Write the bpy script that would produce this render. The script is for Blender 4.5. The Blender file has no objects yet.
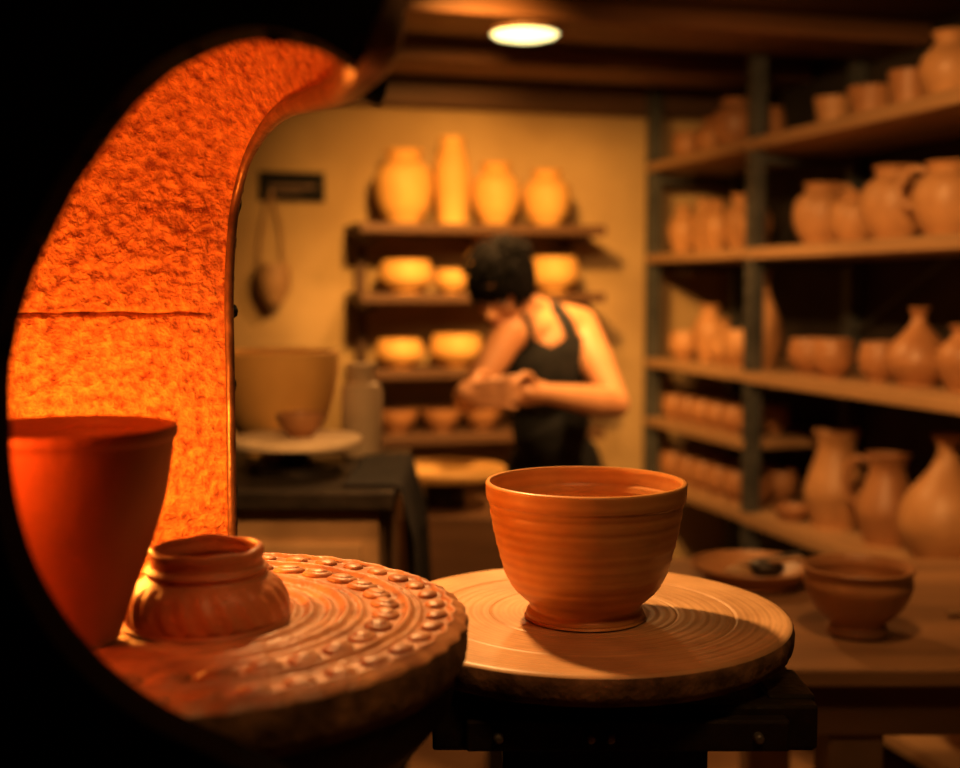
import bpy, math, random
from mathutils import Vector, Matrix, noise
random.seed(7)
TH = math.radians(16.2)
CT, ST = math.cos(TH), math.sin(TH)
H = 1.45
def room(rx, ry, z=0.0):
    return Vector((rx*CT-ry*ST, rx*ST+ry*CT, z))
vs_=bpy.context.scene.view_settings
vs_.view_transform='Standard'; vs_.look='None'; vs_.gamma=.90; vs_.exposure=.22

# ------------------------------------------------------------------ materials
def newmat(name):
    m = bpy.data.materials.new(name); m.use_nodes = True
    nt = m.node_tree; b = nt.nodes['Principled BSDF']
    return m, nt, b
def mat_noise(name, c1, c2, scale=8, rough=.7, bump=.2, bscale=60, stretch=(1,1,1), metal=0, detail=6, spec=.4, bdist=.004):
    m, nt, b = newmat(name)
    tc = nt.nodes.new('ShaderNodeTexCoord'); mp = nt.nodes.new('ShaderNodeMapping')
    mp.inputs['Scale'].default_value = stretch
    nt.links.new(tc.outputs['Object'], mp.inputs['Vector'])
    n = nt.nodes.new('ShaderNodeTexNoise'); n.inputs['Scale'].default_value = scale; n.inputs['Detail'].default_value = detail
    nt.links.new(mp.outputs[0], n.inputs['Vector'])
    r = nt.nodes.new('ShaderNodeValToRGB')
    r.color_ramp.elements[0].position = .3; r.color_ramp.elements[0].color = (*c1, 1)
    r.color_ramp.elements[1].position = .7; r.color_ramp.elements[1].color = (*c2, 1)
    nt.links.new(n.outputs['Fac'], r.inputs[0]); nt.links.new(r.outputs[0], b.inputs['Base Color'])
    b.inputs['Roughness'].default_value = rough; b.inputs['Metallic'].default_value = metal
    b.inputs['Specular IOR Level'].default_value = spec
    if bump:
        n2 = nt.nodes.new('ShaderNodeTexNoise'); n2.inputs['Scale'].default_value = bscale; n2.inputs['Detail'].default_value = 8
        nt.links.new(mp.outputs[0], n2.inputs['Vector'])
        bp = nt.nodes.new('ShaderNodeBump'); bp.inputs['Strength'].default_value = bump; bp.inputs['Distance'].default_value = bdist
        nt.links.new(n2.outputs['Fac'], bp.inputs['Height']); nt.links.new(bp.outputs[0], b.inputs['Normal'])
    return m
def mat_rings(name, c1, c2, scale=40, rough=.6, axis='Z', kind='RINGS', bump=.4, dist=1.5, spec=.4, wf=.35, bdist=.002):
    m, nt, b = newmat(name)
    tc = nt.nodes.new('ShaderNodeTexCoord')
    w = nt.nodes.new('ShaderNodeTexWave'); w.wave_type = kind
    if kind == 'RINGS': w.rings_direction = axis
    else: w.bands_direction = axis
    w.inputs['Scale'].default_value = scale; w.inputs['Distortion'].default_value = dist
    w.inputs['Detail'].default_value = 4; w.inputs['Detail Scale'].default_value = 1.5
    nt.links.new(tc.outputs['Object'], w.inputs['Vector'])
    n = nt.nodes.new('ShaderNodeTexNoise'); n.inputs['Scale'].default_value = 14; n.inputs['Detail'].default_value = 7
    nt.links.new(tc.outputs['Object'], n.inputs['Vector'])
    mx = nt.nodes.new('ShaderNodeMath'); mx.operation = 'MULTIPLY_ADD'; mx.inputs[1].default_value = wf
    nt.links.new(w.outputs['Fac'], mx.inputs[0]); nt.links.new(n.outputs['Fac'], mx.inputs[2])
    r = nt.nodes.new('ShaderNodeValToRGB')
    r.color_ramp.elements[0].position = .35; r.color_ramp.elements[0].color = (*c1, 1)
    r.color_ramp.elements[1].position = .60+wf; r.color_ramp.elements[1].color = (*c2, 1)
    nt.links.new(mx.outputs[0], r.inputs[0]); nt.links.new(r.outputs[0], b.inputs['Base Color'])
    b.inputs['Roughness'].default_value = rough; b.inputs['Specular IOR Level'].default_value = spec
    bp = nt.nodes.new('ShaderNodeBump'); bp.inputs['Strength'].default_value = bump; bp.inputs['Distance'].default_value = bdist
    nt.links.new(mx.outputs[0], bp.inputs['Height']); nt.links.new(bp.outputs[0], b.inputs['Normal'])
    return m
def mat_emit(name, c, s):
    m, nt, b = newmat(name)
    b.inputs['Base Color'].default_value = (*c, 1)
    b.inputs['Emission Color'].default_value = (*c, 1); b.inputs['Emission Strength'].default_value = s
    return m

M_bowl = mat_rings('throwing_lines_clay', (.48,.20,.05), (.64,.32,.10), 30, .38, 'Z', 'BANDS', .22, 1.6, .5, .18)
M_wheel = mat_rings('wheel_wood_clay', (.42,.23,.10), (.62,.37,.18), 55, .42, 'Z', 'RINGS', .18, 1.5, .4, .14, .001)
M_rim = mat_noise('wheel_rim_clay', (.08,.035,.014), (.40,.20,.085), 30, .7, .7, 90)
M_disk = mat_noise('carved_clay', (.26,.10,.038), (.56,.28,.125), 22, .42, .4, 120, spec=.5)
M_pot = mat_noise('terracotta', (.34,.125,.046), (.54,.21,.08), 12, .42, .35, 120)
M_cup = mat_noise('red_terracotta', (.46,.20,.085), (.56,.26,.11), 10, .5, .2, 120)
M_potA = mat_noise('pot_clay_tan', (.36,.18,.07), (.62,.34,.15), 6, .45, .2, 80)
M_potB = mat_noise('pot_clay_brown', (.28,.125,.048), (.48,.24,.10), 6, .42, .2, 80)
M_potC = mat_noise('pot_clay_cream', (.66,.36,.10), (.82,.50,.16), 6, .6, .2, 80)
M_black = mat_noise('kiln_black_steel', (.002,.0018,.0015), (.006,.004,.003), 10, .8, .2, 60, spec=.04)
M_lip = mat_noise('kiln_sooty_lip', (.11,.06,.035), (.28,.165,.095), 30, .34, .4, 90, metal=.5)
M_dark = mat_noise('dark_cast_iron', (.018,.012,.008), (.05,.034,.022), 20, .42, .4, 90, metal=.4)
M_shelfm = mat_noise('shelf_steel_paint', (.045,.045,.040), (.09,.088,.078), 12, .5, .1, 60)
M_board = mat_noise('shelf_board_wood', (.30,.17,.075), (.48,.29,.14), 9, .6, .2, 60, (1,.12,1))
M_bdark = mat_noise('shelf_board_dark', (.07,.033,.014), (.16,.08,.036), 9, .6, .2, 60, (.15,1,1))
M_table = mat_noise('table_wood', (.18,.09,.038), (.36,.19,.085), 9, .5, .3, 60, (.15,1,1))
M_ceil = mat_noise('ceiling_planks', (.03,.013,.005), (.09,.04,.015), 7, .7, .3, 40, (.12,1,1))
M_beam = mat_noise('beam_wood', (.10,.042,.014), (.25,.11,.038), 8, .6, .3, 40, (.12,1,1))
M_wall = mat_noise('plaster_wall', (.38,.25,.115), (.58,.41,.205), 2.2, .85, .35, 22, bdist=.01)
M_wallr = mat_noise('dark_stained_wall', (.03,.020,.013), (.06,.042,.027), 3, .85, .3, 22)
M_floor = mat_noise('floor_concrete', (.20,.10,.045), (.38,.21,.10), 4, .6, .2, 30)
M_skin = mat_noise('skin', (.58,.28,.13), (.66,.34,.165), 9, .42, .05, 90)
M_hair = mat_noise('hair_black', (.003,.0025,.002), (.010,.007,.006), 60, .8, .8, 160, (1,1,.2), spec=.12)
M_cloth = mat_noise('black_tank_cloth', (.012,.012,.011), (.028,.026,.023), 30, .85, .3, 160)
M_pants = mat_noise('dark_trousers', (.016,.012,.010), (.032,.024,.019), 30, .9, .3, 160)
M_white = mat_noise('eye_white', (.7,.6,.5), (.75,.65,.55), 5, .3, 0)
M_lips = mat_noise('lips', (.45,.16,.11), (.5,.2,.13), 5, .4, 0)
M_plaster = mat_noise('plaster_bat', (.50,.36,.22), (.68,.52,.34), 8, .6, .1, 60)
M_sign = mat_noise('sign_slate', (.010,.008,.007), (.022,.018,.014), 15, .8, .1, 60, spec=.1)
M_lamp = mat_emit('lamp_glow', (1.0,.90,.40), 2.2)
M_chrome = mat_noise('worn_steel', (.30,.26,.22), (.5,.44,.38), 30, .35, .1, 90, metal=.8)

# kiln lining : rough refractory, glowing faintly with heat
M_lining, nt, b = newmat('glowing_refractory')
tc = nt.nodes.new('ShaderNodeTexCoord')
n = nt.nodes.new('ShaderNodeTexNoise'); n.inputs['Scale'].default_value = 85; n.inputs['Detail'].default_value = 6; n.inputs['Roughness'].default_value = .6
v = nt.nodes.new('ShaderNodeTexNoise'); v.inputs['Scale'].default_value = 160; v.inputs['Detail'].default_value = 3
nt.links.new(tc.outputs['Object'], n.inputs['Vector']); nt.links.new(tc.outputs['Object'], v.inputs['Vector'])
r = nt.nodes.new('ShaderNodeValToRGB')
r.color_ramp.elements[0].position = .30; r.color_ramp.elements[0].color = (.20,.035,.009,1)
r.color_ramp.elements[1].position = .66; r.color_ramp.elements[1].color = (.76,.34,.10,1)
nt.links.new(n.outputs['Fac'], r.inputs[0]); nt.links.new(r.outputs[0], b.inputs['Base Color'])
mm = nt.nodes.new('ShaderNodeMath'); mm.operation = 'MULTIPLY_ADD'; mm.inputs[1].default_value = .5
nt.links.new(v.outputs['Fac'], mm.inputs[0]); nt.links.new(n.outputs['Fac'], mm.inputs[2])
bp = nt.nodes.new('ShaderNodeBump'); bp.inputs['Strength'].default_value = .9; bp.inputs['Distance'].default_value = .012
nt.links.new(mm.outputs[0], bp.inputs['Height']); nt.links.new(bp.outputs[0], b.inputs['Normal'])
b.inputs['Roughness'].default_value = .36
b.inputs['Emission Color'].default_value = (1,.06,.006,1)
b.inputs['Emission Strength'].default_value = .03

# ------------------------------------------------------------------ mesh builder
def crom(pts, n=6):
    P = [tuple(p) for p in pts]; out = []
    for i in range(len(P)-1):
        p0 = P[max(i-1,0)]; p1 = P[i]; p2 = P[i+1]; p3 = P[min(i+2,len(P)-1)]
        for k in range(n):
            t = k/n
            out.append(tuple(.5*((2*b_)+(-a+c)*t+(2*a-5*b_+4*c-d)*t*t+(-a+3*b_-3*c+d)*t**3) for a,b_,c,d in zip(p0,p1,p2,p3)))
    out.append(P[-1]); return out
class MB:
    def __init__(s): s.v=[]; s.f=[]; s.m=[]
    def add(s, vs, fs, mi=0):
        o=len(s.v); s.v += [tuple(x) for x in vs]; s.f += [tuple(i+o for i in f) for f in fs]; s.m += [mi]*len(fs)
    def box(s, c, sz, mi=0, rz=0, R=None):
        R = R or Matrix.Rotation(rz,3,'Z'); c=Vector(c); vs=[]
        for x in (-.5,.5):
            for y in (-.5,.5):
                for z in (-.5,.5): vs.append(c+R@Vector((x*sz[0],y*sz[1],z*sz[2])))
        s.add(vs,[(0,1,3,2),(4,6,7,5),(0,4,5,1),(2,3,7,6),(0,2,6,4),(1,5,7,3)],mi)
    def lathe(s, prof, c=(0,0,0), mi=0, seg=48, fn=None, R=None):
        c=Vector(c); rings=[]; vs=[]; fs=[]
        for j,(r,z) in enumerate(prof):
            if abs(r)<1e-5:
                rings.append([len(vs)]); p=Vector((0,0,z)); vs.append(c+(R@p if R else p))
            else:
                a=[]
                for i in range(seg):
                    an=2*math.pi*i/seg
                    rr,zz=(r,z) if not fn else fn(r,z,an,j)
                    a.append(len(vs)); p=Vector((rr*math.cos(an),rr*math.sin(an),zz)); vs.append(c+(R@p if R else p))
                rings.append(a)
        for A,B in zip(rings[:-1],rings[1:]):
            if len(A)==1 and len(B)==1: continue
            for i in range(seg):
                k=(i+1)%seg
                if len(A)==1: fs.append((A[0],B[k],B[i]))
                elif len(B)==1: fs.append((A[i],A[k],B[0]))
                else: fs.append((A[i],A[k],B[k],B[i]))
        s.add(vs,fs,mi)
    def tube(s, pts, rad, mi=0, seg=12):
        P=[Vector(p) for p in pts]; n=len(P); vs=[]; fs=[]; up=None
        if not hasattr(rad,'__len__'): rad=[rad]*n
        for i in range(n):
            t=(P[min(i+1,n-1)]-P[max(i-1,0)]).normalized()
            if up is None: up=t.orthogonal().normalized()
            up=(up-t*up.dot(t)).normalized(); w=t.cross(up)
            for k in range(seg):
                a=2*math.pi*k/seg; vs.append(P[i]+(up*math.cos(a)+w*math.sin(a))*rad[i])
        for i in range(n-1):
            for k in range(seg):
                q=(k+1)%seg; fs.append((i*seg+k,i*seg+q,(i+1)*seg+q,(i+1)*seg+k))
        fs.append(tuple(reversed(range(seg)))); fs.append(tuple((n-1)*seg+k for k in range(seg)))
        s.add(vs,fs,mi)
    def ell(s, c, rad, frame=None, mi=0, nu=24, nv=14, fn=None):
        F=frame or Matrix.Identity(3); c=Vector(c); vs=[]; fs=[]
        def P(th,ph):
            p=Vector((rad[0]*math.sin(th)*math.cos(ph),rad[1]*math.sin(th)*math.sin(ph),rad[2]*math.cos(th)))
            if fn: p=fn(p)
            return c+F@p
        vs.append(P(0,0))
        for j in range(1,nv):
            for i in range(nu): vs.append(P(math.pi*j/nv,2*math.pi*i/nu))
        vs.append(P(math.pi,0)); L=len(vs)-1
        for i in range(nu):
            k=(i+1)%nu; fs.append((0,1+i,1+k)); fs.append((L,1+(nv-2)*nu+k,1+(nv-2)*nu+i))
            for j in range(nv-2): fs.append((1+j*nu+i,1+(j+1)*nu+i,1+(j+1)*nu+k,1+j*nu+k))
        s.add(vs,fs,mi)
    def cap(s, p0, p1, r0, r1, mi=0, seg=16):
        p0=Vector(p0); p1=Vector(p1); d=(p1-p0); L=d.length; F=d.to_track_quat('Z','Y').to_matrix()
        prof=[(0,-r0)]+[(r0*math.sin(a),-r0*math.cos(a)) for a in (.4,.8,1.2,1.57)]
        prof+=[(r1*math.sin(a),L-r1*math.cos(a)) for a in (1.57,1.94,2.34,2.74)]+[(0,L+r1)]
        s.lathe(prof,p0,mi,seg,R=F)
    def build(s, name, mats, loc=(0,0,0), rz=0, bevel=0, smooth=True, ang=38, parent=None):
        me=bpy.data.meshes.new(name); me.from_pydata(s.v,[],s.f)
        for m in mats: me.materials.append(m)
        me.polygons.foreach_set('material_index',s.m)
        me.update()
        import bmesh
        bm=bmesh.new(); bm.from_mesh(me); bmesh.ops.recalc_face_normals(bm,faces=bm.faces); bm.to_mesh(me); bm.free()
        if smooth:
            me.polygons.foreach_set('use_smooth',[True]*len(me.polygons)); me.set_sharp_from_angle(angle=math.radians(ang))
        o=bpy.data.objects.new(name,me); bpy.context.scene.collection.objects.link(o)
        o.location=loc; o.rotation_euler=(0,0,rz)
        if bevel:
            bv=o.modifiers.new('bevel','BEVEL'); bv.width=bevel; bv.segments=2; bv.limit_method='ANGLE'
        if parent: o.parent=parent
        return o
def vessel(outer, th=.006, n=5, floor=None):
    o=crom(outer,n); o=[(max(r,0),z) for r,z in o]; o[0]=(0,outer[0][1])
    fl = floor if floor is not None else th*1.3
    inner=[]
    for r,z in reversed(o):
        if z<fl or r-th<=.002: continue
        inner.append((r-th,z))
    rl,zl=o[-1]
    inner=[p for p in inner if p[1]<=zl-.0005]
    res=o+[(rl-th*.25,zl+th*.35),(rl-th*.75,zl+th*.35)]+inner
    res.append((0,fl)); return res

SH={
'vase':[(0,0),(.52,0),(.56,.03),(.80,.20),(1,.45),(.90,.66),(.55,.82),(.48,.90),(.62,1)],
'jar':[(0,0),(.55,0),(.58,.03),(.88,.24),(1,.50),(.90,.74),(.60,.86),(.56,.92),(.66,1)],
'bowl':[(0,0),(.48,0),(.50,.08),(.78,.35),(.96,.75),(1,1)],
'roundbowl':[(0,0),(.50,0),(.52,.05),(.88,.28),(1,.55),(.93,.85),(.86,1)],
'cup':[(0,0),(.70,0),(.74,.05),(.86,.5),(1,1)],
'bottle':[(0,0),(.55,0),(.60,.03),(.92,.20),(1,.34),(.82,.54),(.42,.72),(.24,.84),(.23,.93),(.34,1)],
'tall':[(0,0),(.80,0),(.86,.04),(.98,.40),(1,.65),(.78,.86),(.66,.92),(.78,1)],
'pitcher':[(0,0),(.66,0),(.72,.03),(.95,.25),(1,.40),(.74,.66),(.60,.82),(.64,.92),(.76,1)],
}
def shape(mb,kind,r,h,c=(0,0,0),mi=0,seg=36,handle=None,th=None):
    prof=vessel([(a*r,b_*h) for a,b_ in SH[kind]], th or max(.004,r*.07))
    mb.lathe(prof,c,mi,seg)
    if handle is not None:
        a=handle; d=Vector((math.cos(a),math.sin(a),0)); c=Vector(c)
        pts=[c+d*r*.62+Vector((0,0,h*.9)), c+d*r*1.05+Vector((0,0,h*.93)), c+d*r*1.38+Vector((0,0,h*.74)), c+d*r*1.28+Vector((0,0,h*.52)), c+d*r*.93+Vector((0,0,h*.38))]
        mb.tube(crom(pts,5),r*.11,mi,10)
def pot(name,kind,r,h,loc,mat,handle=None,lid=False):
    mb=MB(); shape(mb,kind,r,h,handle=handle)
    return mb.build(name,[mat],loc)

# ------------------------------------------------------------------ room shell
RX0,RX1,RY0,RY1,CZ=-1.6,2.26,-1.3,4.26,2.22
def slab(name,x0,x1,y0,y1,z0,z1,mat):
    mb=MB(); mb.box(((x0+x1)/2,(y0+y1)/2,(z0+z1)/2),(x1-x0,y1-y0,z1-z0)); return mb.build(name,[mat],rz=TH,smooth=False)
slab('floor',RX0-.1,RX1+.1,RY0-.1,RY1+.1,-.1,0,M_floor)
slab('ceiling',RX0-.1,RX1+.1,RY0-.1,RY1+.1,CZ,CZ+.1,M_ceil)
slab('wall_back',RX0-.1,RX1+.1,RY1,RY1+.1,0,CZ,M_wall)
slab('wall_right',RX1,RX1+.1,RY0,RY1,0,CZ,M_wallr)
slab('wall_left',RX0-.1,RX0,RY0,RY1,0,CZ,M_wall)
slab('wall_front',RX0-.1,RX1+.1,RY0-.1,RY0,0,CZ,M_wall)
mb=MB(); mb.box((.33,RY1-.05,CZ-.06),(3.86,.10,.12)); mb.build('trim_1',[M_bdark],rz=TH,bevel=.006,smooth=False)
mb=MB(); mb.box((.33,RY1-.012,.06),(3.86,.024,.12)); mb.build('baseboard_back',[M_bdark],rz=TH,smooth=False)
for i,ry in enumerate((3.80,3.17,1.9,.9)):
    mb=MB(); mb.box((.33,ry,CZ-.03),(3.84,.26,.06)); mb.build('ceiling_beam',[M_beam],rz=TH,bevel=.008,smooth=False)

# ceiling lamp
mb=MB(); mb.lathe([(0,0),(.092,0),(.096,-.006),(.095,-.014),(.092,-.016)],mi=0,seg=64)
mb.lathe([(.092,-.016),(.084,-.022),(.05,-.030),(0,-.033)],mi=1,seg=64)
mb.build('ceiling_lamp',[M_bdark,M_lamp],(.122,3.33,CZ-.0605))

# ------------------------------------------------------------------ right shelving unit
SX0,SX1=1.85,2.24; UM=3.37
ups=(4.13,UM,1.95)
mb=MB()
for ry in ups:
    for rx in (SX0+.02,SX1-.02):
        mb.box((rx,ry,1.10),(.045,.045,2.2),0)
        if rx<2: 
            for k in range(40): mb.box((rx-.024,ry,.12+k*.052),(.004,.012,.018),2)
    for z in (.08,.73,1.18,1.565,1.885): mb.box(((SX0+SX1)/2,ry,z-.03),(.36,.02,.03),0)
zs=(1.915,1.581,1.197,.75,.32)
for z in zs:
    mb.box(((SX0+SX1)/2-.005,(UM+4.13)/2,z-.016),(.40,4.13-UM-.01,.032),1)
    mb.box(((SX0+SX1)/2-.005,(UM+1.95)/2,z-.018),(.40,UM-1.95,.036),1)
mb.box(((SX0+SX1)/2-.005,(UM+4.13)/2,.976-.014),(.40,4.13-UM-.01,.028),1)
for a,b_ in ((4.13,UM),(UM,1.95)):   # rear braces
    for z in (.3,1.3): mb.tube([(SX1-.03,a,z),(SX1-.03,b_,z+.7)],.006,0,6)
mb.build('storage_shelving',[M_shelfm,M_board,M_dark],rz=TH,bevel=.002,smooth=False)
PX=1.99
def sp(name,kind,r,h,ry,z,mat,handle=None,rx=PX,lid=False):
    return pot(name,kind,r,h,room(rx,ry,z),mat,handle,lid)
# near section
sp('clay_cup','cup',.056,.095,3.14,1.915,M_potA); sp('clay_cup','cup',.066,.095,2.95,1.915,M_potB)
sp('clay_cup','cup',.056,.110,2.78,1.915,M_potB); sp('clay_vase','vase',.074,.18,2.62,1.915,M_potA)
sp('clay_jug','jar',.084,.185,3.19,1.581,M_potA,handle=-.9); sp('clay_jar','jar',.068,.145,3.02,1.581,M_potA)
sp('clay_vase','jar',.090,.200,2.83,1.581,M_potA); sp('clay_jug','jar',.086,.19,2.61,1.581,M_potA,handle=2.6)
sp('clay_vase','vase',.09,.20,2.35,1.581,M_potB)
sp('clay_bowl','roundbowl',.070,.105,3.23,1.197,M_potB); sp('clay_bowl','roundbowl',.055,.10,3.07,1.197,M_potB,rx=2.12)
sp('clay_bowl','roundbowl',.062,.11,3.05,1.197,M_potB,rx=1.95); sp('clay_bowl','roundbowl',.058,.105,2.88,1.197,M_potB)
sp('clay_vase','bottle',.084,.205,2.71,1.197,M_potB); sp('clay_vase','vase',.072,.165,2.52,1.197,M_potB)
sp('tall_pitcher','pitcher',.092,.285,3.08,.75,M_potA); sp('tall_jug','pitcher',.082,.25,2.83,.75,M_potB,handle=2.6)
sp('clay_bottle','bottle',.118,.33,2.58,.75,M_potA); sp('clay_lid','bowl',.06,.04,3.22,.75,M_potB,rx=1.93)
sp('clay_jar','jar',.10,.2,3.05,.32,M_potB); sp('clay_jar','jar',.10,.18,2.75,.32,M_potA); sp('clay_bowl','bowl',.11,.12,2.45,.32,M_potB)
# far section rows
def prow(name,items,z,mat):
    mb=MB()
    for kind,r,h,ry,rx in items: shape(mb,kind,r,h,(rx,ry,0),0,24)
    mb.build(name,[mat],(0,0,z),rz=TH)
prow('vase_row',[('roundbowl',.055,.10,4.02,1.95),('jar',.07,.13,3.86,1.98),('jar',.078,.17,3.68,1.96),('roundbowl',.06,.12,3.52,1.99)],1.915,M_potB)
prow('bottle_row',[('vase',.058,.175+.012*(i%2),4.04-.130*i,1.95+.02*(i%2)) for i in range(5)],1.581,M_potA)
prow('bottle_row',[('roundbowl',.06,.10,4.02,1.95),('vase',.062,.20,3.88,1.98),('bottle',.06,.15,3.74,1.97),('roundbowl',.06,.12,3.61,1.95),('bottle',.060,.31,3.48,1.97)],1.197,M_potA)
prow('small_bowl_row',[('roundbowl',.050,.085,4.05-.112*i,1.93) for i in range(6)]+[('roundbowl',.048,.085,4.0-.112*i,2.06) for i in range(5)],.976,M_potB)
prow('small_bowl_row',[('roundbowl',.056,.10,4.05-.120*i,1.93) for i in range(6)]+[('roundbowl',.052,.10,4.0-.120*i,2.07) for i in range(5)],.75,M_potB)

# ------------------------------------------------------------------ back wall shelf
mb=MB(); bx0,bx1=.735,1.61
for z in (1.675,1.44,1.183,.958,.30):
    mb.box(((bx0+bx1)/2,4.10,z-.017),(bx1-bx0,.30,.034),0)
for rx in (bx0+.05,bx1-.05):
    mb.box((rx,4.22,.83),(.035,.035,1.66),0)
    for z in (1.675,1.44,1.183,.958,.30): mb.box((rx,4.12,z-.045),(.03,.22,.025),0)
mb.build('display_shelf',[M_bdark],rz=TH,bevel=.003,smooth=False)
def bpot(name,kind,r,h,rx,z,mat=None,ry=4.07,handle=None): return pot(name,kind,r,h,room(rx,ry,z),mat or M_potC,handle)
bpot('cream_jar','jar',.102,.25,.91,1.675); bpot('tall_cream_vase','tall',.062,.30,1.082,1.675)
bpot('cream_jar','jar',.086,.215,1.24,1.675); bpot('cream_jar','jar',.086,.195,1.43,1.675)
bpot('cream_bowl','roundbowl',.095,.11,.915,1.44); bpot('cream_bowl','roundbowl',.06,.08,1.08,1.44)
bpot('cream_jar','jar',.080,.20,1.225,1.44,ry=4.12); bpot('cream_bowl','roundbowl',.09,.125,1.46,1.44)
bpot('cream_bowl','roundbowl',.085,.095,.89,1.183); bpot('cream_bowl','roundbowl',.095,.11,1.095,1.183)
bpot('cream_bowl','roundbowl',.085,.1,1.44,1.183)
bpot('terracotta_dish','bowl',.075,.075,.88,.958,M_potB); bpot('terracotta_dish','bowl',.075,.075,1.04,.958,M_potB); bpot('terracotta_dish','bowl',.07,.07,1.19,.958,M_potB); bpot('terracotta_dish','bowl',.08,.09,1.42,.958,M_potB)

# wall sign, hanging tools
mb=MB(); mb.box((0,0,0),(.225,.012,.10),0); mb.box((0,-.008,.0),(.16,.003,.012),1); mb.box((-.02,-.008,-.022),(.11,.003,.007),1)
for sx in (-1,1): mb.box((sx*.108,-.008,0),(.008,.006,.10),0)
mb.build('wall_sign',[M_sign,M_bdark],room(.550,4.25,1.81),rz=TH)
mb=MB()
mb.tube([(0,0,0),(0,-.03,.0)],.006,0,8)
mb.tube(crom([(0,-.02,0),(-.03,-.02,-.12),(-.045,-.02,-.26)],5),.004,0,6); mb.tube(crom([(0,-.02,0),(.03,-.02,-.12),(.04,-.02,-.26)],5),.004,0,6)
mb.lathe([(0,-.40),(.03,-.39),(.055,-.34),(.06,-.29),(.048,-.25),(.042,-.25),(.05,-.29),(.045,-.34),(0,-.38)],(0,-.065,0),0,20)
mb.build('hanging_gourd_ladle',[M_board],room(.475,4.25,1.79),rz=TH)

# ------------------------------------------------------------------ left back worktable
mb=MB(); X0,X1,Y0,Y1,Z=-.95,-.175,2.14,2.70,1.09
mb.box(((X0+X1)/2,(Y0+Y1)/2,Z-.016),(X1-X0+.04,Y1-Y0+.04,.032),0)
mb.box(((X0+X1)/2,(Y0+Y1)/2,.80),(X1-X0-.02,Y1-Y0-.04,.52),1)
mb.box(((X0+X1)/2,Y0+.012,.80),(X1-X0-.08,.02,.38),1)
mb.tube([((X0+X1)/2+.1,Y0-.02,.86),((X0+X1)/2+.26,Y0-.02,.86)],.008,0,8)
for x in (X0+.05,X1-.05):
    for y in (Y0+.05,Y1-.05): mb.box((x,y,.29),(.07,.07,.58),0)
mb.build('work_table',[M_dark,M_board],bevel=.004,smooth=False)
mb=MB(); nu,nv=40,30; vs=[];fs=[]
for i in range(nu+1):
    for j in range(nv+1):
        s_=i/nu*.40; y=Y0+.03+(Y1-Y0)*.75*j/nv; w=math.sin(j*.75)*.5+math.sin(j*1.7+1)*.3
        if s_<.10: x=X1+.024-.10+s_; z=Z+.005+abs(w)*.003
        else:
            d=s_-.10; x=X1+.030+.02*(w+.8)*min(d/.1,1)+.05*d; z=Z-d+.02*math.sin(j*.6)*d/.3
        vs.append((x,y,z))
for i in range(nu):
    for j in range(nv): a=i*(nv+1)+j; fs.append((a,a+1,a+nv+2,a+nv+1))
mb.add(vs,fs); o=mb.build('draped_cloth',[M_pants],ang=80); sl=o.modifiers.new('s','SOLIDIFY'); sl.thickness=.003
# banding wheel with bat and small bowl
bwx,bwy=-.368,2.38
mb=MB(); mb.lathe([(0,0),(.09,0),(.09,.012),(.03,.02),(.025,.045),(.06,.05)],mi=0); mb.lathe([(0,.05),(.125,.05),(.133,.054),(.133,.064),(.129,.068),(0,.069)],mi=1,seg=64)
mb.build('banding_wheel',[M_dark,M_plaster],(bwx,bwy,Z))
pot('small_clay_bowl','bowl',.048,.045,(bwx+.01,bwy,Z+.069),M_potB)
pot('large_clay_bowl','bowl',.135,.225,(-.440,2.60,Z),M_potC)
mb=MB(); mb.lathe([(0,0),(.042,0),(.045,.01),(.045,.14),(.04,.155),(.03,.16),(.03,.18),(.034,.19),(.034,.20),(0,.202)],seg=32); mb.build('glaze_canister',[M_plaster],(-.258,2.61,Z))

# ------------------------------------------------------------------ potter's own wheel
mb=MB(); mb.lathe([(0,.0),(.15,0),(.156,.006),(.156,.02),(.15,.026),(0,.027)],(0,0,.985),0,64)
mb.lathe([(0,.90),(.05,.90),(.05,.985),(0,.985)],mi=1)
mb.box((0,0,.82),(.32,.32,.18),2); 
for x in (-.13,.13):
    for y in (-.13,.13): mb.box((x,y,.365),(.05,.05,.73),1)
mb.build('potters_wheel',[M_potC,M_dark,M_table],(-.088,2.98,0),bevel=.003)

# ------------------------------------------------------------------ right work table
mb=MB(); 
mb.box((.74,2.11,.875),(.84,.74,.03),0)
mb.box((.74,1.80,.815),(.76,.03,.09),0); mb.box((.74,2.42,.815),(.76,.03,.09),0)
for x in (.58,1.04):
    for y in (1.84,2.38): mb.box((x,y,.43),(.085,.085,.86),1)
mb.box((.81,1.84,.30),(.46,.03,.05),1)
mb.build('wooden_table',[M_table,M_board],bevel=.005,smooth=False)
mb=MB(); pr=vessel([(0,0),(.046,0),(.048,.012),(.044,.018),(.070,.045),(.086,.078),(.085,.098),(.090,.110)],.006)
mb.lathe(pr,seg=56); mb.build('stoneware_bowl',[M_potB],(.618,1.93,.89))
mb=MB(); mb.lathe(vessel([(0,0),(.08,0),(.085,.01),(.112,.03),(.118,.038)],.006),seg=56,mi=0)
mb.ell((.03,.01,.028),(.035,.025,.018),mi=1); mb.ell((-.03,-.02,.024),(.028,.022,.015),mi=2); mb.tube([(-.02,.03,.03),(.09,-.03,.055)],.005,2,8); mb.tube([(.0,.05,.03),(.10,.02,.055)],.004,1,8)
mb.build('tool_dish',[M_potB,M_dark,M_board],(.520,2.26,.89))
mb=MB(); mb.tube([(0,0,.006),(.13,.03,.006)],[.006,.004],0,8); mb.ell((.15,.035,.006),(.03,.01,.005),mi=1); mb.build('loop_tool',[M_board,M_chrome],(.80,2.02,.89))

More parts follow.
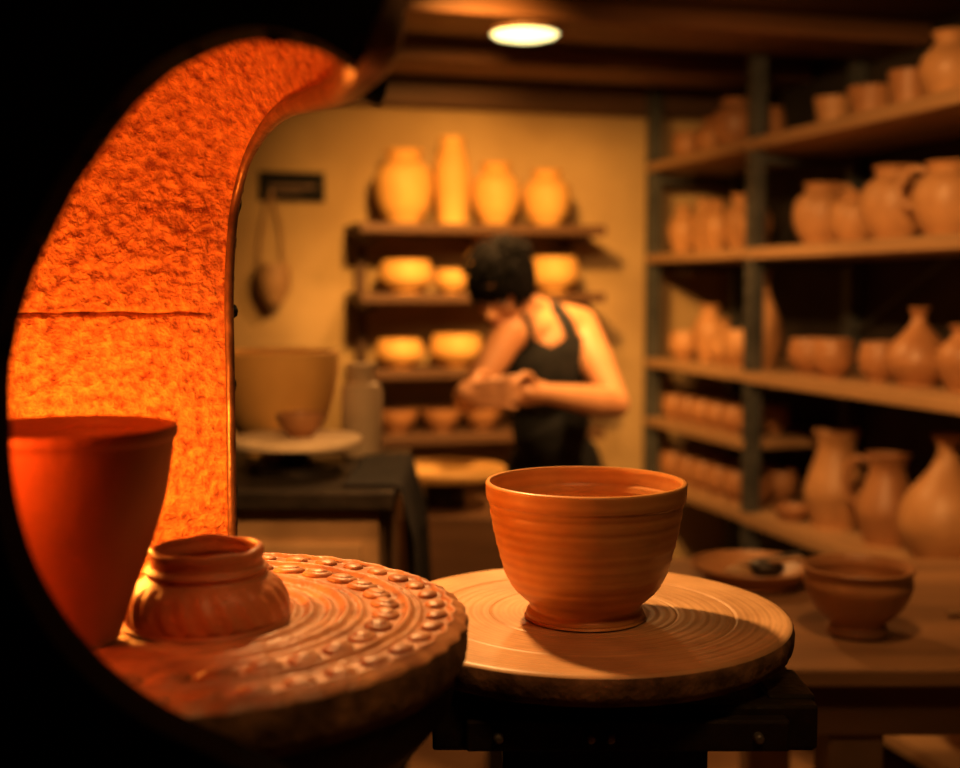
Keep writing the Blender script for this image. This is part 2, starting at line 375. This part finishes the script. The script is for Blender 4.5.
# ------------------------------------------------------------------ centre throwing wheel
WX,WY,WZ=.110,1.256,1.109
mb=MB()
prof=[(0,0)]
for i in range(1,140):
    r_=.207*i/140; prof.append((r_, .00018*math.sin(r_*600)-(.0014 if .1580<r_<.1610 else 0)-(.0010 if .098<r_<.100 else 0)))
prof+=[(.210,0),(.2145,-.0008),(.2165,-.003)]
mb.lathe(prof,(0,0,0),0,128)
mb.lathe([(.2165,-.003),(.218,-.006),(.2182,-.012),(.2178,-.020),(.216,-.027),(.210,-.031),(0,-.031)],(0,0,0),1,200,fn=lambda r,z,a,j:(r+(.0016*noise.noise(Vector((math.cos(a)*14,math.sin(a)*14,z*120))) if z<-.004 and r>.1 else 0),z))
mb.build('throwing_wheel_head',[M_wheel,M_rim],(WX,WY,WZ),ang=50)
mb=MB(); zt=WZ-.031; QX=.132
mb.lathe([(0,zt-.016),(.07,zt-.016),(.07,zt),(0,zt)],(WX,WY,0),0,48)
mb.box((QX+.005,WY,zt-.037),(.36,.32,.042),0)
mb.box((QX+.005,WY-.165,zt-.040),(.30,.02,.030),0)
mb.box((QX-.01,WY,zt-.075),(.20,.24,.04),0)
mb.box((QX-.01,WY,.52),(.16,.18,.92),0)
mb.box((QX,WY,.03),(.42,.42,.06),0)
mb.box((QX+.165,WY-.10,zt-.04),(.045,.08,.055),0); mb.box((QX-.155,WY-.10,zt-.04),(.045,.08,.055),0)
for dx in (-.115,-.030,-.012,.125):
    mb.tube([(QX+dx,WY-.172,zt-.040),(QX+dx,WY-.184,zt-.040)],.0055,1,6)
mb.build('throwing_wheel_stand',[M_dark,M_chrome],bevel=.003,smooth=False)
# thrown bowl
outer=[(0,0),(.058,0),(.0615,.003),(.0610,.007),(.0575,.012),(.062,.019),(.073,.029),(.0830,.045),(.0895,.066),(.095,.088),(.0985,.106),(.1005,.120),(.1032,.127),(.104,.141)]
mb=MB(); pr=vessel(outer,.0055,8)
pr=[(r+(.00026*math.sin(z*420)+.00020*math.sin(z*910))*(1 if .02<z<.125 else 0),z) for r,z in pr]
mb.lathe(pr,seg=128,fn=lambda r,z,a,j:(r*(1+.003*math.sin(2*a+1)*min(z/.14,1)),z))
mb.build('thrown_clay_bowl',[M_bowl],(.110,1.235,WZ+.0008),ang=60)

# ------------------------------------------------------------------ carved disk + stand
DX,DY,DZ=-.249,.98,1.18
mb=MB(); prof=[(0,0)]
N=170
for i in range(1,N+1):
    r_=.230*i/N; z=0
    for rc,w,h in ((.082,.004,.0024),(.094,.004,.0028),(.108,.005,.0040),(.124,.003,.0024),(.138,.005,.0046),(.150,.003,.0028),(.190,.004,.0048),(.199,.002,.0022),(.227,.003,.0036)):
        z+=h*math.exp(-((r_-rc)/w)**2)
    if r_<.078: z+=.0004*math.sin(r_*500)
    prof.append((r_,z))
prof+=[(.235,0),(.2382,-.004)]
side=[(.2382,-.004),(.2385,-.012),(.238,-.03),(.233,-.040),(0,-.040)]
def dfn(r,z,a,j):
    if r>.08: 
        nz=noise.noise(Vector((r*math.cos(a)*45,r*math.sin(a)*45,3))); z+=.0011*nz*(1 if z>-.003 else .0)
        if r>.222: r+=.0016*math.sin(a*46)*(1 if z>-.01 else .3)
    return r,z
mb.lathe(prof,(0,0,0),0,260,fn=dfn)
mb.lathe(side,(0,0,0),1,260,fn=dfn)
for k in range(32):
    a=2*math.pi*k/32; rr=.1705
    F=Matrix.Rotation(a+.35+.1*math.sin(k*2.3),3,'Z')
    mb.ell((rr*math.cos(a),rr*math.sin(a),.0010),(.0115,.0155,.0042),F,0,20,8)
    mb.ell((rr*math.cos(a),rr*math.sin(a),.0042),(.0070,.0105,.0022),F,0,16,8)
for k in range(40):
    a=2*math.pi*k/40; rr=.2130
    mb.ell((rr*math.cos(a),rr*math.sin(a),.0008),(.0090,.0120,.0038),Matrix.Rotation(a-.2+.15*math.sin(k*1.9),3,'Z'),0,16,8)
mb.build('carved_turntable_disk',[M_disk,M_rim],(DX,DY,DZ),ang=70)
mb=MB(); mb.lathe([(0,1.031),(.07,1.031),(.07,1.07),(.17,1.072),(.205,1.085),(.226,1.11),(.229,1.1395),(0,1.1395)],seg=96)
mb.build('turntable_pan',[M_dark],(DX,DY,0),ang=50)
# squat pot with wavy rim
def wf(r,z,a,j):
    k=max(0,min(1,(z-.046)/.012)); w=math.sin(4*a+.6)*.5+math.sin(7*a+2)*.4
    if .006<z<.034: r=r*(1+.012*math.sin(24*a+z*170))
    return r,z+.0014*w*k
outer=[(0,0),(.062,0),(.0655,.003),(.0660,.010),(.0645,.019),(.0600,.028),(.0530,.0345),(.0485,.0375),(.0475,.0395),(.0492,.0425),(.0485,.0445),(.0455,.0465),(.0450,.050),(.0460,.055),(.0455,.059)]
mb=MB(); mb.lathe(vessel(outer,.0055,6),seg=200,fn=wf); mb.build('carved_squat_pot',[M_pot],(-.2225,.964,DZ+.0015),ang=60)
# tall tumbler in kiln
outer=[(0,0),(.030,0),(.034,.004),(.043,.03),(.058,.07),(.069,.105),(.0745,.135),(.0770,.152),(.0795,.156),(.080,.162)]
mb=MB(); mb.lathe(vessel(outer,.005,6),seg=96); mb.build('kiln_tumbler',[M_cup],(-.310,.90,DZ+.004),ang=60)

# ------------------------------------------------------------------ kiln
NL=[(-.0734,.128),(-.0973,.1404),(-.1316,.1449),(-.1661,.1341),(-.1952,.1145),(-.2278,.0747),(-.252,.0346),(-.2700,-.0058),(-.280,-.0466),(-.2813,-.0879),(-.2779,-.1294),(-.2667,-.1682),(-.2459,-.2045),(-.2207,-.232),(-.1914,-.2534),(-.1587,-.2697),(-.117,-.291)]
LN=NL[:10]+[(-.282,-.1294),(-.282,-.18),(-.282,-.23)]
LF=[(-.0861,.82,.1328),(-.1263,.95,.1485),(-.1702,1.08,.1609),(-.2096,1.18,.1548),(-.238,1.24,.1324),(-.2559,1.27,.0941),(-.262,1.27,.0471),(-.265,1.27,-.0105),(-.265,1.27,-.0846),(-.2653,1.27,-.1594),(-.2655,1.27,-.2348),(-.2655,1.27,-.33),(-.2655,1.27,-.415)]
sc=[1.12,1.4,1.75,1.9,1.9,1.9,1.9,1.9,1.9,1.9,1.9,1.88,1.84]
kiln=bpy.data.objects.new('pottery_kiln',None); bpy.context.scene.collection.objects.link(kiln)
sect=[]
for (nx,nz),(fx,fy,fz),s_ in zip(LN,LF,sc):
    ox,oz=nx*s_,nz*s_
    if s_>1.8: ox=min(ox,-.25)
    dy=fy-.715
    rows=[(nx,.715,nz),(nx+(ox-nx)*.9,.715+.09*dy,nz+(oz-nz)*.9),(ox,.715+.3*dy,oz),(ox,.715+.7*dy,oz),(ox+(fx-ox)*.10,.715+.93*dy,oz+(fz-oz)*.10),(ox+(fx-ox)*.4,fy,oz+(fz-oz)*.4),(fx,fy,fz)]
    sect.append(crom(rows,20))
nr=len(sect[0]); cols=[crom([s_[j] for s_ in sect],34) for j in range(nr)]
nt_=len(cols[0]); vs=[];fs=[]
for j in range(nr):
    for i in range(nt_):
        p=Vector(cols[j][i]); 
        q=p*66; a=noise.noise(q)*.0028+noise.noise(q*2.1)*.0024
        if p.z<-.022 and p.z>-.10: a*=.3
        g=math.exp(-((p.z+.024+.003*noise.noise(p*30))/.0024)**2)*.009
        f=min(1,(nr-1-j)/6)
        p.y+=(a+g)*f; p.x-=g*.3*f
        vs.append((p.x,p.y,p.z+H))
for j in range(nr-1):
    for i in range(nt_-1): fs.append((j*nt_+i,j*nt_+i+1,(j+1)*nt_+i+1,(j+1)*nt_+i))
me=bpy.data.meshes.new('refractory_lining'); me.from_pydata(vs,[],fs); me.materials.append(M_lining); me.materials.append(M_black); me.update()
tst=[p for p in me.polygons if p.center.y>1.25 and abs(p.center.z-H)<.1 and p.center.x<-.3]
if sum(p.normal.y for p in tst)>0: me.flip_normals()
me.polygons.foreach_set('use_smooth',[True]*len(me.polygons))
o=bpy.data.objects.new('refractory_lining',me); bpy.context.scene.collection.objects.link(o); o.parent=kiln
sl=o.modifiers.new('s','SOLIDIFY'); sl.thickness=.022; sl.offset=-1; sl.material_offset=1; sl.use_rim=True; sl.material_offset_rim=1
# steel front plate with round mouth
edge=crom(NL,6)
poly=[(x,z+H) for x,z in edge]+[(-.117,0.0),(-.66,0.0),(-.66,1.80),(-.50,2.0),(-.052,2.0),(-.052,1.45+.165)]
n_=len(poly); vs=[(x,.680,z) for x,z in poly]+[(x,.714,z) for x,z in poly]
fs=[tuple(range(n_)),tuple(reversed(range(n_,2*n_)))]+[(i,(i+1)%n_,(i+1)%n_+n_,i+n_) for i in range(n_)]
mb=MB(); mb.add(vs,fs); o=mb.build('front_plate',[M_black],smooth=False,parent=kiln)
# sooty rolled lip
lip=[(-.072,.700,.52),(-.072,.702,.30),(-.0650,.705,.20),(-.0631,.712,.1618),(-.0669,.73,.1458),(-.0789,.77,.1371),(-.1047,.88,.1425)]+LF[2:]
rad=[.021,.021,.021,.020,.019,.014,.011,.0085,.0065]+[.005]*20
P4=[(a,b_,c,rad[i]) for i,(a,b_,c) in enumerate(lip)]; P4=crom(P4,8)
mb=MB(); mb.tube([(a,b_,c+H) for a,b_,c,_ in P4],[q[3] for q in P4],0,20); mb.build('rolled_lip',[M_lip],ang=80,parent=kiln)
mb=MB(); mb.box((-.37,1.02,.515),(.47,.58,1.03),0); mb.box((-.37,1.02,.04),(.52,.62,.08),0)
mb.build('kiln_base',[M_black],bevel=.006,smooth=False,parent=kiln)

# ------------------------------------------------------------------ potter
mb=MB()
V=Vector
nb=V((.155,3.37,1.380)); RS=V((.080,3.25,1.335)); LS=V((.285,3.43,1.345))
S=(LS-RS).normalized(); Fw=V((0,0,1)).cross(S); Fw=-Fw if Fw.y>0 else Fw
TF=Matrix((S,Fw,V((0,0,1)))).transposed()
ELS=[((.185,3.375,1.25),(.150,.108,.155)),((.205,3.45,1.08),(.126,.100,.17)),((.220,3.52,.92),(.160,.120,.13)),((.175,3.36,1.33),(.135,.075,.07))]
for c_,r_ in ELS: mb.ell(c_,r_,TF)
mb.cap(RS,LS,.050,.052); mb.cap(RS+V((0,0,.01)),nb+V((-.01,-.01,.0)),.045,.05); mb.cap(LS+V((0,0,.01)),nb,.047,.05)
C=V((.062,3.255,1.458)); hf=V((-.42,-.72,-.50)).normalized(); hu=(V((0,0,1))-hf*hf.z).normalized(); hr=hf.cross(hu)
HF=Matrix((hr,hf,hu)).transposed()
mb.cap(nb,C-hu*.060-hf*.030,.052,.048)
def hp(a,b_,c): return C+hr*a+hf*b_+hu*c
mb.ell(hp(0,-.008,.025),(.074,.092,.092),HF); mb.ell(hp(0,.018,-.035),(.058,.066,.075),HF); mb.ell(hp(0,.058,-.088),(.026,.022,.022),HF)
mb.cap(hp(0,.082,.0),hp(0,.104,-.030),.008,.012); mb.ell(hp(0,.094,-.036),(.017,.011,.009),HF)
mb.cap(hp(-.04,.074,.016),hp(.04,.074,.016),.010,.010)
for s_ in(-1,1): mb.ell(hp(s_*.074,-.01,-.012),(.009,.018,.030),HF); mb.ell(hp(s_*.036,.056,-.034),(.022,.018,.020),HF)
mb.ell(hp(0,.080,-.060),(.022,.010,.008),HF)
# arms
LE=V((.367,3.22,1.143)); LW=V((.160,3.06,1.188)); RE=V((-.030,3.17,1.16)); RW=V((-.040,2.955,1.195)); O=V((.062,2.99,1.195))
mb.cap(LS,LS.lerp(LE,.45),.054,.050); mb.cap(LS.lerp(LE,.45),LE,.050,.036); mb.cap(LE,LE.lerp(LW,.3),.037,.043); mb.cap(LE.lerp(LW,.3),LW,.043,.025)
mb.cap(RS,RS.lerp(RE,.45),.049,.045); mb.cap(RS.lerp(RE,.45),RE,.045,.035); mb.cap(RE,RE.lerp(RW,.3),.035,.039); mb.cap(RE.lerp(RW,.3),RW,.039,.025)
def hand(W,phi0,sgn,thumb):
    lens=(.062,.072,.068,.052); R=.045
    for i in range(4):
        dz=(.0315-.021*i)
        kn=O+V((R*math.cos(phi0),R*math.sin(phi0),dz)); mb.cap(W+V((0,0,dz*.55)),kn,.013,.0115,seg=12)
        prev=kn; ph=phi0
        for q,fr in enumerate((.45,.30,.25)):
            ph+=sgn*lens[i]*fr/R; nx=O+V((R*math.cos(ph),R*math.sin(ph),dz-.002*q)); mb.cap(prev,nx,.0088-.0008*q,.0082-.0008*q,seg=12); prev=nx
    mb.cap(W,W.lerp(O,.45),.024,.020)
    for a,b_,r0,r1 in zip(thumb[:-1],thumb[1:],(.015,.011,.010),(.011,.010,.008)): mb.cap(a,b_,r0,r1,seg=12)
hand(LW,math.radians(62),1,[V((.140,3.05,1.205)),V((.125,3.015,1.235)),V((.108,2.985,1.240)),V((.092,2.965,1.228))])
hand(RW,math.radians(238),1,[V((-.020,2.96,1.21)),V((-.005,2.985,1.238)),V((.012,3.01,1.243)),V((.028,3.022,1.230))])
# legs, shoes
for hp0,kn,an in ((V((.285,3.56,.88)),V((.285,3.50,.48)),V((.29,3.56,.09))),(V((.150,3.46,.88)),V((.145,3.38,.48)),V((.15,3.45,.09)))):
    mb.cap(hp0,kn,.092,.062); mb.cap(kn,kn.lerp(an,.35),.062,.060); mb.cap(kn.lerp(an,.35),an,.060,.045)
    mb.cap(an+V((.02,.02,-.045)),an+V((-.10,-.12,-.055)),.045,.034)
body=mb.build('tmp_body',[M_skin])
rm=body.modifiers.new('r','REMESH'); rm.mode='VOXEL'; rm.voxel_size=.0055; rm.use_smooth_shade=True
sm=body.modifiers.new('sm','SMOOTH'); sm.factor=.5; sm.iterations=4
dg=bpy.context.evaluated_depsgraph_get(); me=bpy.data.meshes.new_from_object(body.evaluated_get(dg))
bpy.data.objects.remove(body,do_unlink=True)
me.name='body'; me.materials.clear()
for m in (M_skin,M_cloth,M_pants,M_lips): me.materials.append(m)
def segd(p,a,b_):
    d=b_-a; t=max(0,min(1,(p-a).dot(d)/d.dot(d))); return (p-(a+d*t)).length
TI=TF.transposed()
def tn(c):
    m=9
    for c_,r_ in ELS:
        q=TI@(c-V(c_)); m=min(m,math.sqrt((q.x/r_[0])**2+(q.y/r_[1])**2+(q.z/r_[2])**2))
    return m
for p in me.polygons:
    c=p.center; mi=0
    if c.z<.90: mi=2
    else:
        arm=min(segd(c,LS,LE)-.050,segd(c,LE,LW)-.042,segd(c,RS,RE)-.047,segd(c,RE,RW)-.04)
        t_=tn(c); d_=c-V((.1825,3.35,0)); side=abs(d_.dot(S)); fr=d_.dot(Fw)
        is_arm=(arm<.006 and t_>1.05) or (side>.118 and c.z>1.24 and arm<.012)
        neckline=1.325-.03*max(0,1-side/.06) if fr>0 else 1.345
        if not is_arm and t_<1.35:
            if c.z<neckline: mi=1
            elif .048<side<.106 and c.z<1.42 and segd(c,nb,C)>.055: mi=1
    p.material_index=mi; p.use_smooth=True
potter=bpy.data.objects.new('potter',None); bpy.context.scene.collection.objects.link(potter)
ob=bpy.data.objects.new('body',me); bpy.context.scene.collection.objects.link(ob); ob.parent=potter
mb=MB()
def hfn(p):
    k=1+.05*noise.noise(p*45)+.025*noise.noise(p*110)
    if p.y>.045 and p.z<.030: k=.70
    elif p.y>.015 and p.z<.0: k=.78
    elif p.z<-.065: k=.86
    return p*k
mb.ell(hp(0,-.014,.024),(.083,.103,.100),HF,0,72,48,fn=hfn)
for i in range(90):
    a=-2.6+5.2*i/89; yy=.088*math.cos(a); b0=V((.080*math.sin(a),yy,.045+.015*random.random())); L=(.03 if abs(a)<.9 else .07)+.025*random.random()
    mb.tube([hp(*b0),hp(b0.x*1.07,b0.y*1.06+.002,b0.z-L*.6),hp(b0.x*1.02,b0.y*1.0,b0.z-L)],[.008,.006,.002],0,6)
for i in range(80):   # tousled crown locks
    a=random.uniform(0,6.28); t=random.uniform(.1,1.0); d=V((math.sin(t)*math.cos(a)*.083,math.sin(t)*math.sin(a)*.102,math.cos(t)*.099)); o_=V((0,-.014,.024)); e=V((math.cos(a)*.03,math.sin(a)*.035,.0))
    q0=o_+d*.97; q1=o_+d*1.05+e*.5; q2=o_+d*1.03+e+V((0,0,-.012))
    mb.tube([hp(*q0),hp(*q1),hp(*q2)],[.007,.006,.0015],0,6)
mb.build('hair',[M_hair],ang=80,parent=potter)
mb=MB()
for s_ in(-1,1):
    mb.ell(hp(s_*.032,.073,-.004),(.012,.008,.007),HF,0,14,8); mb.ell(hp(s_*.032,.080,-.007),(.005,.003,.005),HF,1,10,6)
    mb.cap(hp(s_*.020,.086,.014),hp(s_*.046,.076,.016),.003,.002,1,8)
mb.ell(hp(0,.086,-.060),(.021,.006,.006),HF,2,14,8)
mb.build('face_features',[M_white,M_hair,M_lips],parent=potter)
mb=MB(); mb.lathe(vessel([(0,0),(.026,0),(.034,.02),(.0365,.045),(.036,.07)],.005),seg=36); mb.build('small_clay_pot',[M_potB],(O.x,O.y,O.z-.035)).parent=potter

# ------------------------------------------------------------------ lights
def light(name,kind,loc,energy,color,size=.1,target=None,spot=None,blend=.6):
    l=bpy.data.lights.new(name,kind); l.energy=energy; l.color=color
    if kind=='AREA': l.size=size
    else: l.shadow_soft_size=size
    if kind=='SPOT': l.spot_size=math.radians(spot or 90); l.spot_blend=blend
    o=bpy.data.objects.new(name,l); bpy.context.scene.collection.objects.link(o); o.location=loc
    if target is not None: o.rotation_euler=(Vector(target)-Vector(loc)).to_track_quat('-Z','Y').to_euler()
    return o
WARM=(1,.53,.18); AMB=(1,.51,.13)
light('lamp_ceiling','SPOT',(.122,3.33,2.10),48,WARM,.08,(.122,3.33,0),150,.5)
light('fill_back_shelf','SPOT',(.0,2.75,2.14),165,AMB,.06,(.03,4.1,1.50),76,1.0)  # unseen spot added to brighten the back shelf and wall
light('lamp_right_shelf','SPOT',(.20,1.6,2.14),125,WARM,.04,(1.05,3.2,1.35),80,1.0)
light('lamp_potter','SPOT',(.75,2.7,2.14),62,WARM,.05,(.20,3.25,1.25),60,.7)
light('lamp_bench','SPOT',(-.30,1.75,2.12),86,(1,.56,.21),.04,(.08,1.22,1.1),60,.9)
light('fill_front','SPOT',(.25,.55,2.14),11,WARM,.10,(.02,1.25,1.1),90,.9)  # added front fill, no fixture hangs here
light('fill_side_table','SPOT',(.45,1.45,2.13),26,WARM,.05,(.66,2.02,.89),52,.9)  # added spot that lifts the right table and its bowl
light('fill_worktable','SPOT',(-.15,1.45,2.14),38,WARM,.06,(-.42,2.35,1.00),55,.9)  # extra unseen spot brightening the dark left worktable
light('fill_table_front','SPOT',(.30,.90,1.98),70,WARM,.06,(-.36,2.15,.92),26,.9)  # extra spot added to light the worktable's front panel
light('kiln_fire','POINT',(-.400,1.095,1.275),5.0,(1,.34,.045),.03)
light('fill_kiln_mouth','POINT',(-.37,.775,1.36),.75,(1,.17,.02),.03)  # hidden red light added behind the plate to brighten cup and disk
w=bpy.data.worlds.new('world'); bpy.context.scene.world=w; w.use_nodes=True
w.node_tree.nodes['Background'].inputs[0].default_value=(1,.5,.2,1); w.node_tree.nodes['Background'].inputs[1].default_value=.01

# ------------------------------------------------------------------ camera
cd=bpy.data.cameras.new('camera'); cam=bpy.data.objects.new('camera',cd); bpy.context.scene.collection.objects.link(cam)
cam.location=(0,0,H); cam.rotation_euler=(math.radians(90-4.48),0,0); cd.lens=45; cd.sensor_width=36; cd.clip_start=.02
cd.dof.use_dof=True; cd.dof.focus_distance=1.2; cd.dof.aperture_fstop=2.6
bpy.context.scene.camera=cam
